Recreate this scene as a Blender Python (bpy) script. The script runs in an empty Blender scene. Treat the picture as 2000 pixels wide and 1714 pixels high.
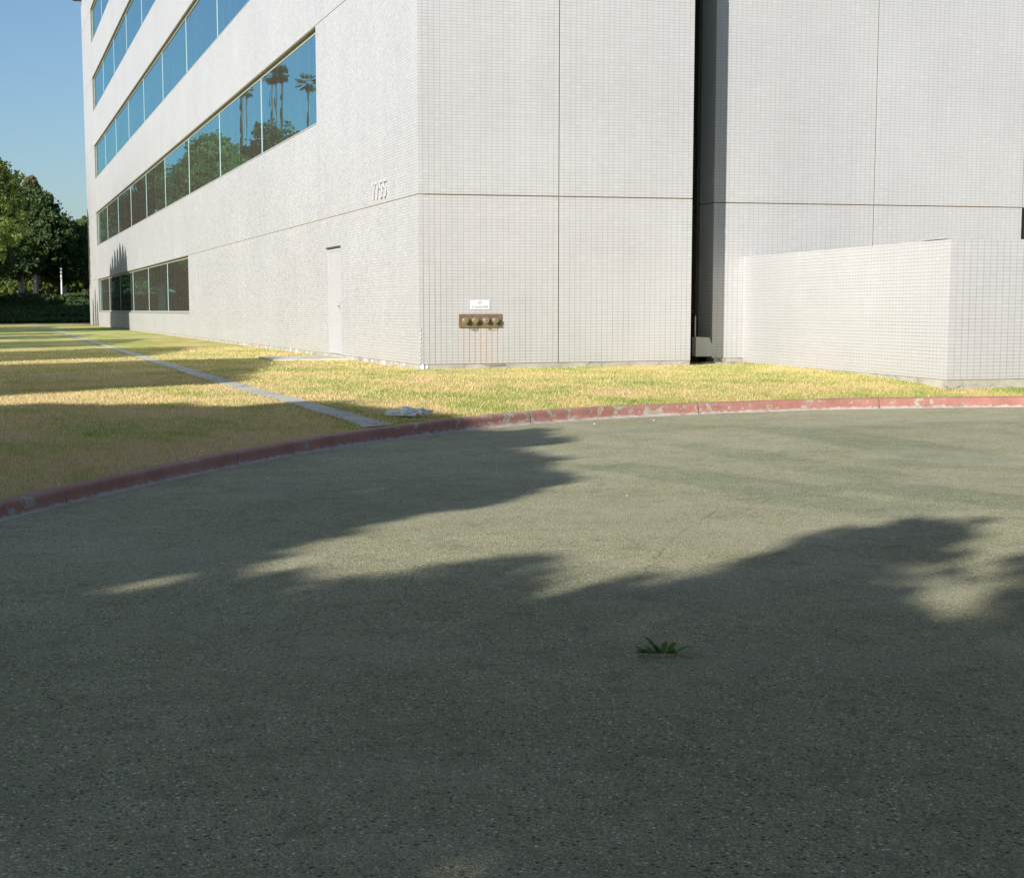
import bpy, bmesh, math, random
import numpy as np
from mathutils import Vector, Matrix, noise as mnoise

random.seed(7); rng = np.random.default_rng(7)
scene = bpy.context.scene
COL = scene.collection

# ------------------------------------------------------------------ camera
PITCH, ROLL, YAW = -.1134, -.005, .2891
CAM = Vector((-7.0785, -24.9035, .9572))
fw = Vector((math.sin(YAW)*math.cos(PITCH), math.cos(YAW)*math.cos(PITCH), math.sin(PITCH)))
r_ = Vector((math.cos(YAW), -math.sin(YAW), 0)); u_ = r_.cross(fw)
rr = r_*math.cos(ROLL)+u_*math.sin(ROLL); uu = -r_*math.sin(ROLL)+u_*math.cos(ROLL)
cd = bpy.data.cameras.new('camera'); cam = bpy.data.objects.new('camera', cd); COL.objects.link(cam)
M = Matrix((rr, uu, -fw)).transposed().to_4x4(); M.translation = CAM
cam.matrix_world = M
cd.sensor_fit = 'HORIZONTAL'; cd.sensor_width = 36; cd.lens = 36*2970.75/2000
cd.shift_x = (1000-856.19)/2000; cd.shift_y = (939.08-857)/2000
cd.clip_start = .1; cd.clip_end = 3000
scene.camera = cam
scene.render.resolution_x = 1024; scene.render.resolution_y = 877

# ------------------------------------------------------------------ light
SUN_EL = math.radians(21); SX, SY = .795, .607           # light travels towards +x +y
w = bpy.data.worlds.new('World'); scene.world = w; w.use_nodes = True
nt = w.node_tree; bg = nt.nodes['Background']
sky = nt.nodes.new('ShaderNodeTexSky'); sky.sky_type = 'NISHITA'; sky.sun_disc = False
sky.sun_elevation = SUN_EL; sky.sun_rotation = math.atan2(-SX, -SY) % (2*math.pi)
sky.air_density = 1.05; sky.dust_density = 1.0; sky.ozone_density = 4.2
nt.links.new(sky.outputs[0], bg.inputs[0]); bg.inputs[1].default_value = .086
sl = bpy.data.lights.new('sun', 'SUN'); sl.energy = 4.4; sl.angle = math.radians(.53); sl.color = (1, .96, .91)
so = bpy.data.objects.new('sun', sl); COL.objects.link(so)
ld = Vector((SX*math.cos(SUN_EL), SY*math.cos(SUN_EL), -math.sin(SUN_EL)))
so.rotation_euler = ld.to_track_quat('-Z', 'Y').to_euler(); so.location = (-40, -30, 30)
vs = scene.view_settings
vs.view_transform = 'Standard'; vs.look = 'None'; vs.exposure = .58; vs.gamma = 1

# ------------------------------------------------------------------ node helper
class NT:
    def __init__(s, name, rough=.8, spec=.5):
        s.m = bpy.data.materials.new(name); s.m.use_nodes = True; s.t = s.m.node_tree
        s.b = s.t.nodes['Principled BSDF']; s.out = s.t.nodes['Material Output']
        s.b.inputs['Roughness'].default_value = rough; s.b.inputs['Specular IOR Level'].default_value = spec
        s.tc = s.n('ShaderNodeTexCoord'); s.obj = s.tc.outputs['Object']
    def n(s, typ, **k):
        nd = s.t.nodes.new(typ)
        for a, b in k.items(): setattr(nd, a, b)
        return nd
    def inp(s, sock, v):
        if v is None: return
        if isinstance(v, bpy.types.NodeSocket): s.t.links.new(v, sock)
        else:
            try: sock.default_value = v
            except Exception: sock.default_value = (*v, 1) if len(v) == 3 else v
    def math(s, op, a, b=None, c=None, clamp=False):
        nd = s.n('ShaderNodeMath', operation=op, use_clamp=clamp)
        for i, v in enumerate((a, b, c)): s.inp(nd.inputs[i], v)
        return nd.outputs[0]
    def xyz(s, v): nd = s.n('ShaderNodeSeparateXYZ'); s.inp(nd.inputs[0], v); return nd.outputs
    def comb(s, x, y, z):
        nd = s.n('ShaderNodeCombineXYZ')
        for i, v in enumerate((x, y, z)): s.inp(nd.inputs[i], v)
        return nd.outputs[0]
    def scale(s, v, f):
        nd = s.n('ShaderNodeVectorMath', operation='MULTIPLY'); s.inp(nd.inputs[0], v); s.inp(nd.inputs[1], f); return nd.outputs[0]
    def noise(s, sc, det=3, vec=None, rough=.55, dist=0):
        nd = s.n('ShaderNodeTexNoise'); s.inp(nd.inputs['Vector'], vec or s.obj)
        nd.inputs['Scale'].default_value = sc; nd.inputs['Detail'].default_value = det; nd.inputs['Roughness'].default_value = rough
        nd.inputs['Distortion'].default_value = dist
        return nd.outputs[0]
    def white(s, vec):
        nd = s.n('ShaderNodeTexWhiteNoise', noise_dimensions='3D'); s.inp(nd.inputs[0], vec); return nd.outputs[0], nd.outputs[1]
    def vor(s, sc, vec=None, out=0, feat='F1'):
        nd = s.n('ShaderNodeTexVoronoi', feature=feat); s.inp(nd.inputs['Vector'], vec or s.obj); nd.inputs['Scale'].default_value = sc
        return nd.outputs[out]
    def mr(s, v, a, b, c=0, d=1, smooth=False):
        nd = s.n('ShaderNodeMapRange'); nd.interpolation_type = 'SMOOTHSTEP' if smooth else 'LINEAR'
        s.inp(nd.inputs[0], v)
        for i, x in enumerate((a, b, c, d)): s.inp(nd.inputs[i+1], x)
        return nd.outputs[0]
    def mix(s, f, a, b, mode='MIX'):
        nd = s.n('ShaderNodeMix', data_type='RGBA', blend_type=mode); s.inp(nd.inputs[0], f)
        s.inp(nd.inputs[6], (*a, 1) if isinstance(a, tuple) and len(a) == 3 else a)
        s.inp(nd.inputs[7], (*b, 1) if isinstance(b, tuple) and len(b) == 3 else b)
        return nd.outputs[2]
    def ramp(s, v, stops):
        nd = s.n('ShaderNodeValToRGB'); s.inp(nd.inputs[0], v); cr = nd.color_ramp
        while len(cr.elements) < len(stops): cr.elements.new(.5)
        for e, (p, c) in zip(cr.elements, stops): e.position = p; e.color = (*c, 1)
        return nd.outputs[0]
    def color(s, v): s.inp(s.b.inputs['Base Color'], (*v, 1) if isinstance(v, tuple) else v); return s
    def bump(s, h, dist=.01, strength=1):
        nd = s.n('ShaderNodeBump'); nd.inputs['Distance'].default_value = dist; nd.inputs['Strength'].default_value = strength
        s.inp(nd.inputs['Height'], h); s.t.links.new(nd.outputs[0], s.b.inputs['Normal']); return s

P_, Q_ = .0509, .1016
def tile_mat(name, offx, offy=0, offz=0, dirt_dim=1., grime=.0):
    s = NT(name, .32, .5)
    x, y, z = s.xyz(s.obj); nx = s.math('ABSOLUTE', s.xyz(s.tc.outputs['Normal'])[0])
    side = s.math('GREATER_THAN', nx, .5)
    wob = s.math('MULTIPLY', s.math('SUBTRACT', s.noise(3, 2), .5), .004)
    U = s.math('DIVIDE', s.math('ADD', s.math('ADD', s.math('MULTIPLY', side, s.math('SUBTRACT', y, offy)),
               s.math('MULTIPLY', s.math('SUBTRACT', 1, side), s.math('SUBTRACT', x, offx))), wob), Q_)
    V = s.math('DIVIDE', s.math('ADD', s.math('SUBTRACT', z, offz), wob), P_)
    fu = s.math('FRACT', U); fv = s.math('FRACT', V)
    du = s.math('MULTIPLY', s.math('MINIMUM', fu, s.math('SUBTRACT', 1, fu)), Q_)
    dv = s.math('MULTIPLY', s.math('MINIMUM', fv, s.math('SUBTRACT', 1, fv)), P_)
    # each column and row of grout has its own darkness; low rows are dirtier
    cu = s.math('ROUND', U); cv = s.math('ROUND', V)
    wc = s.white(s.comb(cu, side, 3.))[0]; wr = s.white(s.comb(cv, side, 7.))[0]
    low = s.mr(z, 0, 3.2, 1, .35)
    patch = s.mr(s.noise(.9, 4), .35, .65, .55, 1)
    lu = s.math('MULTIPLY', s.mr(du, .0024, .0042, 1, 0), s.math('MULTIPLY', s.mr(wc, 0, 1, .25, 1), s.math('MULTIPLY', low, s.mr(side, 0, 1, 1, .35))))
    lv = s.math('MULTIPLY', s.mr(dv, .0022, .004, 1, 0), s.math('MULTIPLY', s.mr(wr, 0, 1, .45, .85), s.mr(low, .35, 1, .55, .9)))
    line = s.math('MULTIPLY', s.math('MAXIMUM', lu, lv), patch, clamp=True)
    base_line = s.math('MAXIMUM', s.mr(du, .0024, .0042, 1, 0), s.mr(dv, .0022, .004, 1, 0))
    wn, wcol = s.white(s.comb(s.math('FLOOR', U), s.math('FLOOR', V), side))
    tile = s.ramp(wn, [(0, (.510, .507, .503)), (.25, (.524, .521, .517)), (.6, (.532, .529, .525)), (.8, (.538, .528, .527)), (.92, (.522, .519, .534)), (1, (.560, .557, .550))])
    big = s.mr(s.noise(.35, 5), .3, .7, .93, 1.03)
    streak = s.mr(s.noise(1.0, 4, vec=s.scale(s.obj, (3., 3., .25))), .35, .75, 1.01, .965)
    tile = s.mix(1, tile, s.comb(s.math('MULTIPLY', big, streak), s.math('MULTIPLY', big, streak), s.math('MULTIPLY', big, streak)), 'MULTIPLY')
    tile = s.mix(s.mr(z, -.1, 2.6, .42*dirt_dim, 0), tile, (.43, .428, .43))  # greyer low down: grime plus dimming painted in against bounce light from the grass
    tile = s.mix(s.mr(z, -.1, .3, .2*dirt_dim, 0), tile, (.42, .40, .36))
    grout = s.mix(s.mr(s.noise(1.7, 3), .4, .6, 0, 1), (.22, .19, .15), (.13, .10, .07))
    col = s.mix(s.math('MULTIPLY', base_line, .55), tile, (.30, .29, .275))
    col = s.mix(line, col, grout)
    if name.startswith('front'):
        # rust that ran down the grout below the hose inlets
        inx = s.math('MULTIPLY', s.mr(x, .66, .76, 0, 1), s.mr(x, 1.44, 1.5, 1, 0)); inz = s.mr(z, .60, .64, 1, 0)
        front = s.math('SUBTRACT', 1, side)
        rm = s.math('MULTIPLY', s.math('MULTIPLY', inx, inz), s.math('MULTIPLY', front, s.mr(s.noise(9, 3), .30, .5, .2, 1)))
        col = s.mix(s.math('MULTIPLY', rm, s.math('MULTIPLY', s.mr(du, .003, .010, 1, 0), .95)), col, (.32, .16, .06))
        col = s.mix(s.math('MULTIPLY', rm, s.math('MULTIPLY', base_line, .6)), col, (.42, .28, .16))
        # a few filthy columns of grout next to the corner
        cm = s.math('MULTIPLY', s.math('MULTIPLY', s.mr(x, .0, .06, 0, 1), s.mr(x, .30, .55, 1, 0)), s.math('MULTIPLY', s.mr(du, .0028, .0055, 1, 0), s.mr(z, 1.0, 2.4, .85, .15)))
        col = s.mix(s.math('MULTIPLY', cm, front), col, (.20, .13, .075))
    s.color(col)
    s.inp(s.b.inputs['Roughness'], s.mr(s.math('ADD', wn, base_line), 0, 1.4, .28, .55))
    s.bump(s.math('ADD', s.math('SUBTRACT', 1, base_line), s.math('MULTIPLY', s.noise(25, 2), .5)), .0012, .6)
    return s.m

def plain(name, c, rough=.7, metal=0., var=.12, sc=12, spec=.5):
    s = NT(name, rough, spec); k = s.mr(s.noise(sc, 4), .3, .7, 1-var, 1+var)
    s.color(s.mix(1, c, s.comb(k, k, k), 'MULTIPLY')); s.b.inputs['Metallic'].default_value = metal
    s.bump(s.noise(sc*4, 3), .001, .3); return s.m

MT = {}
MT['front'] = tile_mat('front_glazed_tile', .0843)
MT['right'] = tile_mat('set_back_glazed_tile', 5.888, .826, dirt_dim=.6)
MT['box'] = tile_mat('enclosure_glazed_tile', .0, 0, -.0999)
MT['sealant'] = plain('brown_joint_sealant', (.19, .135, .07), .8)
MT['sealant_pale'] = plain('tan_joint_sealant', (.30, .25, .17), .8)
MT['frame'] = plain('weathered_aluminium_frame', (.52, .51, .45), .45, .25, .06)
MT['frame_dark'] = plain('dark_bronze_frame', (.09, .085, .06), .5, .3)
MT['dark_glass'] = plain('dark_stairwell_glass', (.035, .045, .03), .12, 0, .05)
MT['white_paint'] = plain('white_door_paint', (.485, .48, .48), .45, 0, .03, 3)
MT['letter'] = plain('pale_letter_paint', (.56, .56, .56), .5, 0, .03)
MT['brass'] = plain('weathered_brass', (.46, .42, .28), .38, .75, .2, 40)
MT['chrome'] = plain('dull_chrome', (.55, .53, .46), .32, .8, .15, 40)
MT['bronze'] = plain('brown_bronze_plate', (.22, .145, .09), .5, .25, .22, 9)
MT['sheet'] = plain('grey_painted_sheet_metal', (.44, .46, .45), .5, .1, .06)
MT['sign'] = plain('faded_white_sign_face', (.78, .78, .78), .5, 0, .03)
MT['sign_text'] = plain('faded_grey_lettering', (.22, .215, .21), .6)
MT['bark'] = plain('pale_grey_bark', (.42, .37, .30), .9, 0, .3, 6)
MT['palm_bark'] = plain('brown_palm_bark', (.13, .10, .07), .9, 0, .3, 6)
MT['roof'] = plain('roof_gravel', (.35, .34, .32), .9)

def concrete(name, c, st=.3):
    s = NT(name, .85, .3)
    n = s.noise(2.2, 6); col = s.mix(s.mr(n, .35, .7), c, tuple(v*(1-st) for v in c))
    col = s.mix(s.mr(s.noise(30, 3), .55, .7, 0, .35), col, (.25, .22, .17))
    wv = s.n('ShaderNodeVectorMath', operation='ADD'); s.inp(wv.inputs[0], s.obj); s.inp(wv.inputs[1], s.scale(s.n('ShaderNodeTexNoise').outputs[1], (.12, .12, .12)))
    cr = s.vor(5, vec=s.scale(wv.outputs[0], (.6, .6, 1.6)), feat='DISTANCE_TO_EDGE')
    col = s.mix(s.math('MULTIPLY', s.mr(cr, 0, .045, .85, 0), s.mr(s.noise(1.1, 3), .46, .56)), col, (.12, .10, .08))
    s.color(col); s.bump(s.noise(14, 6), .006, .5); return s.m
MT['concrete'] = concrete('footing_concrete', (.47, .44, .38))
MT['walk'] = concrete('walk_concrete', (.64, .61, .49), .25)
MT['chip'] = plain('white_plaster_drip', (.78, .77, .75), .7)

def glass_mat():
    s = NT('tinted_reflective_glass', .0)
    s.t.nodes.remove(s.b)
    g = s.n('ShaderNodeBsdfGlossy'); g.inputs['Roughness'].default_value = .004
    g.inputs['Color'].default_value = (.20, .58, .71, 1)
    d = s.n('ShaderNodeBsdfDiffuse')
    x, y, z = s.xyz(s.obj)                      # blind slats hanging behind the tinted glass
    sl_ = s.mr(s.math('FRACT', s.math('DIVIDE', y, .12)), .3, .8, .92, 1.06)
    wv = s.white(s.comb(s.math('FLOOR', s.math('DIVIDE', y, .12)), 1., 2.))[0]
    k = s.math('MULTIPLY', sl_, s.mr(wv, 0, 1, .9, 1.1))
    jf = s.math('MULTIPLY', s.math('FRACT', s.math('DIVIDE', s.math('SUBTRACT', y, 8.036), 1.22)), 1.22)
    s.inp(d.inputs[0], s.mix(s.mr(jf, .006, .012, 1, 0), s.mix(1, (.042, .039, .03), s.comb(k, k, k), 'MULTIPLY'), (.20, .19, .16)))
    nb = s.n('ShaderNodeBump'); nb.inputs['Distance'].default_value = .0022; nb.inputs['Strength'].default_value = .2
    s.inp(nb.inputs['Height'], s.noise(1.1, 2)); s.t.links.new(nb.outputs[0], g.inputs['Normal'])
    a = s.n('ShaderNodeAddShader'); s.t.links.new(g.outputs[0], a.inputs[0]); s.t.links.new(d.outputs[0], a.inputs[1])
    s.t.links.new(a.outputs[0], s.out.inputs[0]); return s.m
MT['glass'] = glass_mat()

def foliage(name, c1, c2, c3, trans=.35, sc=.5):
    s = NT(name, .5, .3)
    n = s.noise(sc, 3); n2 = s.white(s.scale(s.obj, (3.1, 3.1, 3.1)))[0]
    col = s.mix(s.mr(n, .35, .65), c1, c2)
    g = s.n('ShaderNodeNewGeometry'); col = s.mix(s.mr(g.outputs['Random Per Island'], .55, 1, 0, .8), col, c3)
    s.color(col)
    t = s.n('ShaderNodeBsdfTranslucent'); s.inp(t.inputs[0], s.mix(1, col, (1.3, 1.4, .6), 'MULTIPLY'))
    mx = s.n('ShaderNodeMixShader'); mx.inputs[0].default_value = trans
    s.t.links.new(s.b.outputs[0], mx.inputs[1]); s.t.links.new(t.outputs[0], mx.inputs[2]); s.t.links.new(mx.outputs[0], s.out.inputs[0])
    return s.m
MT['leaf_dark'] = foliage('dark_evergreen_leaves', (.055, .10, .038), (.08, .13, .045), (.13, .17, .06), .3)
MT['leaf_mid'] = foliage('mid_green_leaves', (.085, .13, .04), (.14, .18, .055), (.20, .23, .08))
MT['leaf_bright'] = foliage('yellow_green_leaves', (.10, .14, .035), (.17, .20, .055), (.24, .26, .09))
MT['leaf_olive'] = foliage('olive_leaves', (.13, .15, .06), (.19, .19, .085), (.24, .22, .11))
MT['leaf_shade'] = foliage('dense_dark_leaves', (.028, .045, .018), (.04, .06, .022), (.06, .08, .03), .12)
MT['palm_leaf'] = foliage('palm_fronds', (.07, .09, .04), (.11, .12, .05), (.16, .13, .06), .2)
MT['twig_leaf'] = foliage('fresh_green_leaf', (.07, .19, .03), (.10, .25, .045), (.14, .30, .07), .3, 30)

def lawn_cols(s):
    """straw and green patches of a mown, half-dry lawn; shared by the soil sheet and the blades"""
    n1 = s.noise(.55, 5); n2 = s.noise(2.3, 5, dist=.6); n3 = s.noise(11, 4)
    v = s.math('ADD', s.math('MULTIPLY', s.math('ADD', s.math('MULTIPLY', s.math('SUBTRACT', n1, .5), 1.35), .5), .55), s.math('MULTIPLY', n2, .45))
    v = s.math('ADD', v, s.math('MULTIPLY', s.math('SUBTRACT', n3, .5), .22))
    x, y, z = s.xyz(s.obj); v = s.math('SUBTRACT', v, s.math('MULTIPLY', s.mr(x, -3.8, -3.4, 1, 0), s.mr(y, -4, 6, .075, .02)))
    g = s.ramp(v, [(.36, (.80, .60, .31)), (.44, (.74, .58, .25)), (.50, (.60, .54, .18)), (.56, (.46, .49, .12)), (.68, (.29, .38, .07))])
    return g, v
def lawn_mat():
    s = NT('dry_mown_lawn', .95, .1); col, v = lawn_cols(s)
    f = s.noise(70, 4); f2 = s.noise(28, 5)
    k = s.math('MULTIPLY', s.mr(f, .3, .7, .62, 1.25), s.mr(f2, .3, .7, .75, 1.15))
    s.color(s.mix(1, col, s.comb(k, k, k), 'MULTIPLY')); s.bump(s.math('ADD', f, f2), .03, .7); return s.m
def blade_mat():
    s = NT('mown_grass_blades', .7, .2); col, v = lawn_cols(s)
    g = s.n('ShaderNodeNewGeometry'); ri = g.outputs['Random Per Island']
    col = s.mix(s.mr(ri, .45, .8, 0, .9), col, (.88, .72, .42)); col = s.mix(s.mr(ri, 0, .3, .65, 0), col, (.22, .30, .05))
    s.color(col)
    t = s.n('ShaderNodeBsdfTranslucent'); s.inp(t.inputs[0], col)
    mx = s.n('ShaderNodeMixShader'); mx.inputs[0].default_value = .35
    s.t.links.new(s.b.outputs[0], mx.inputs[1]); s.t.links.new(t.outputs[0], mx.inputs[2]); s.t.links.new(mx.outputs[0], s.out.inputs[0])
    return s.m
MT['lawn'] = lawn_mat(); MT['blade'] = blade_mat()

def asphalt_mat():
    s = NT('worn_asphalt', .95, .1)
    x, y, z = s.xyz(s.obj)
    ag = s.vor(150, out=1); agv = s.xyz(ag)[0]; d = s.vor(150)
    ag2 = s.vor(52, out=1); a2 = s.xyz(ag2)[1]; d2 = s.vor(52)
    base = s.mix(s.mr(s.noise(.30, 4, dist=.5), .38, .62), (.445, .425, .262), (.525, .500, .325))
    base = s.mix(s.mr(s.noise(1.6, 5), .35, .7, 0, .45), base, (.30, .30, .175))
    # aggregate: most stones near the binder's tone, a few pale ones, pits between
    st = s.ramp(agv, [(0, (.5, .5, .5)), (.5, (.88, .88, .87)), (.8, (1.12, 1.11, 1.08)), (.95, (1.4, 1.37, 1.3)), (1, (1.9, 1.85, 1.8))])
    base = s.mix(.8, base, s.mix(1, base, st, 'MULTIPLY'))
    base = s.mix(s.math('MULTIPLY', s.math('GREATER_THAN', a2, .86), s.mr(d2, .16, .34, 1, 0)), base, (.95, .92, .84))
    base = s.mix(s.math('MULTIPLY', s.math('LESS_THAN', a2, .2), s.mr(d2, .2, .45, .8, 0)), base, (.03, .034, .026))
    base = s.mix(s.mr(s.noise(5, 6, rough=.7), .52, .70, 0, .5), base, (.19, .195, .12))
    # darker bands with soft wavering edges: (centre x, y, half length, half width, angle)
    wx = s.math('ADD', x, s.math('MULTIPLY', s.math('SUBTRACT', s.noise(1.2, 4), .5), .35))
    wy = s.math('ADD', y, s.math('MULTIPLY', s.math('SUBTRACT', s.noise(1.4, 4), .5), .35))
    tot = None
    for cx, cy, hl, hw, ang, st_ in ((-1.55, -13.75, 1.35, .42, 103, .55), (-1.35, -15.6, .75, .42, 118, .5), (-.3, -15.5, 1.1, .42, 110, .6),
                                     (-.25, -12.6, 1.8, .36, 92, .45), (1.55, -11.4, 2.2, .55, 86, .5), (1.0, -13.9, 1.1, .3, 120, .4),
                                     (2.6, -13.6, 1.4, .5, 70, .4), (.2, -9.2, 1.6, .28, 14, .35), (3.8, -9.6, 2.0, .35, 6, .35)):
        c, n = math.cos(math.radians(ang)), math.sin(math.radians(ang))
        ax = s.math('SUBTRACT', wx, cx); ay = s.math('SUBTRACT', wy, cy)
        du = s.math('SUBTRACT', s.math('ABSOLUTE', s.math('ADD', s.math('MULTIPLY', ax, c), s.math('MULTIPLY', ay, n))), hl)
        dv = s.math('SUBTRACT', s.math('ABSOLUTE', s.math('SUBTRACT', s.math('MULTIPLY', ay, c), s.math('MULTIPLY', ax, n))), hw)
        mk = s.mr(s.math('MAXIMUM', du, dv), -.16, .06, st_, 0, True)
        tot = mk if tot is None else s.math('MAXIMUM', tot, mk)
    base = s.mix(tot, base, s.mix(1, base, (.60, .70, .68), 'MULTIPLY'))
    blot = s.math('MULTIPLY', s.mr(s.noise(2.6, 6, rough=.72), .60, .70, 0, .42), s.mr(s.noise(.5, 2), .42, .58))
    base = s.mix(blot, base, (.15, .155, .10))
    dust = s.mr(s.noise(.9, 5, rough=.6), .5, .72, 0, .35); base = s.mix(dust, base, (.52, .49, .36))
    base = s.mix(s.mr(s.noise(190, 2), .66, .76, 0, .5), base, (.72, .70, .62))
    # hairline cracks
    for (x0, y0, x1, y1) in ((-3.22, -16.74, -2.39, -15.71), (-2.39, -15.71, -.74, -14.53), (-.74, -14.53, .9, -13.8), (-3.94, -17.86, -3.4, -17.05), (-6.2, -18.9, -5.3, -18.2), (-5.3, -18.2, -4.9, -17.2), (-2.1, -12.0, 1.6, -10.4)):
        dx, dy = x1-x0, y1-y0; L = math.hypot(dx, dy); dx /= L; dy /= L
        nn = s.math('MULTIPLY', s.math('SUBTRACT', s.noise(4, 4), .5), .16)
        ax = s.math('SUBTRACT', x, x0); ay = s.math('SUBTRACT', y, y0)
        t = s.math('ADD', s.math('MULTIPLY', ax, dx), s.math('MULTIPLY', ay, dy))
        q = s.math('ABSOLUTE', s.math('ADD', s.math('SUBTRACT', s.math('MULTIPLY', ay, dx), s.math('MULTIPLY', ax, dy)), nn))
        mk = s.math('MULTIPLY', s.mr(q, .002, .006, .5, 0), s.math('MULTIPLY', s.math('GREATER_THAN', t, -.05), s.math('LESS_THAN', t, L+.05)))
        base = s.mix(mk, base, (.09, .09, .075))
    s.color(base)
    s.inp(s.b.inputs['Roughness'], s.mr(agv, 0, 1, 1, .85))
    s.bump(s.math('ADD', s.math('MULTIPLY', s.math('SUBTRACT', 1, d), .6), s.math('MULTIPLY', s.noise(60, 4), .7)), .009, .9)
    return s.m
MT['asphalt'] = asphalt_mat()

def curb_mat():
    s = NT('chipped_red_kerb_paint', .75, .3)
    at = s.n('ShaderNodeAttribute', attribute_name='prof'); pv = at.outputs['Fac']     # 0 gutter .. 1 back of the top
    al = s.n('ShaderNodeAttribute', attribute_name='along').outputs['Fac']
    red = s.mix(s.mr(s.noise(3, 4), .35, .65), (.38, .165, .125), (.50, .25, .20))
    red = s.mix(s.mr(s.noise(16, 4), .5, .75, 0, .5), red, (.30, .125, .09))
    conc = s.mix(s.mr(s.noise(20, 4), .3, .7), (.50, .45, .37), (.36, .33, .27))
    wear = s.math('ADD', s.math('MULTIPLY', s.noise(7, 7, rough=.65), .7), s.math('MULTIPLY', s.noise(1.1, 2), .38))
    chips = s.mr(wear, .605, .625)
    edge = s.mr(s.math('ADD', pv, s.math('MULTIPLY', s.math('SUBTRACT', s.noise(14, 5), .5), .22)), .27, .32, 1, 0)
    top = s.mr(s.math('ADD', pv, s.math('MULTIPLY', s.math('SUBTRACT', s.noise(8, 5), .5), .4)), .72, .95, 0, .55)
    col = s.mix(chips, red, conc); col = s.mix(top, col, (.45, .30, .25)); col = s.mix(edge, col, (.58, .50, .44))
    dirt_dim = s.mr(s.noise(6, 7, rough=.7), .48, .68, 0, .5); col = s.mix(dirt_dim, col, (.20, .11, .08))
    jn = s.math('FRACT', s.math('DIVIDE', al, 2.74)); jd = s.math('MULTIPLY', s.math('MINIMUM', jn, s.math('SUBTRACT', 1, jn)), 2.74)
    col = s.mix(s.mr(jd, .008, .014, .85, 0), col, (.50, .36, .28)); col = s.mix(s.mr(jd, .004, .007, 1, 0), col, (.10, .06, .05))
    s.color(col)
    h = s.math('SUBTRACT', s.math('SUBTRACT', s.noise(22, 5), s.math('MULTIPLY', chips, .4)), s.mr(jd, .004, .01, 2, 0))
    s.bump(h, .004, .7); return s.m
MT['curb'] = curb_mat()

def bank_mat():
    s = NT('ivy_and_bare_soil', .9, .2)
    n = s.noise(.9, 6); col = s.mix(s.mr(s.noise(6, 5), .3, .7), (.022, .035, .016), (.055, .075, .03))
    col = s.mix(s.mr(n, .56, .64), col, (.16, .11, .075)); s.color(col); s.bump(s.noise(5, 6), .25, 1); return s.m
MT['bank'] = bank_mat()
def bag_mat():
    s = NT('white_plastic_bag', .45, .4); s.color(s.mix(s.mr(s.noise(14, 3), .4, .7), (.76, .82, .82), (.86, .90, .90))); s.bump(s.noise(30, 4), .01, .7); return s.m
MT['bag'] = bag_mat()

# ------------------------------------------------------------------ object helpers
def link(o, parent=None, label=None, cat=None, group=None, kind=None):
    COL.objects.link(o)
    if parent is not None: o.parent = parent
    if label: o['label'] = label
    if cat: o['category'] = cat
    if group: o['group'] = group
    if kind: o['kind'] = kind
    return o
def empty(name, loc, label, cat, group=None):
    o = bpy.data.objects.new(name, None); o.location = loc; return link(o, None, label, cat, group)
def mesh(name, V, F, mat, parent=None, smooth=False, **k):
    """V in world coordinates; a child is stored relative to its (unrotated) parent chain"""
    me = bpy.data.meshes.new(name)
    V = np.asarray(V, float).reshape(-1, 3)
    off = Vector((0, 0, 0)); p = parent
    while p is not None: off += p.location; p = p.parent
    me.from_pydata((V-np.array(off)).tolist(), [], F); me.validate()
    for m in (mat if isinstance(mat, (list, tuple)) else [mat]): me.materials.append(m)
    if smooth: me.polygons.foreach_set('use_smooth', [True]*len(me.polygons))
    return link(bpy.data.objects.new(name, me), parent, **k)
def fast_quads(name, V, mat, parent=None, n=4, **k):
    """V: (N, n, 3) array of separate little faces"""
    V = np.asarray(V, np.float32); N = len(V)
    off = Vector((0, 0, 0)); p = parent
    while p is not None: off += p.location; p = p.parent
    V = V-np.array(off, np.float32)
    me = bpy.data.meshes.new(name); me.vertices.add(N*n); me.vertices.foreach_set('co', V.reshape(-1))
    me.loops.add(N*n); me.loops.foreach_set('vertex_index', np.arange(N*n, dtype=np.int32))
    me.polygons.add(N); me.polygons.foreach_set('loop_start', np.arange(N, dtype=np.int32)*n)
    me.polygons.foreach_set('loop_total', np.full(N, n, np.int32)); me.update(calc_edges=True); me.validate()
    me.materials.append(mat)
    return link(bpy.data.objects.new(name, me), parent, **k)
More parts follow.
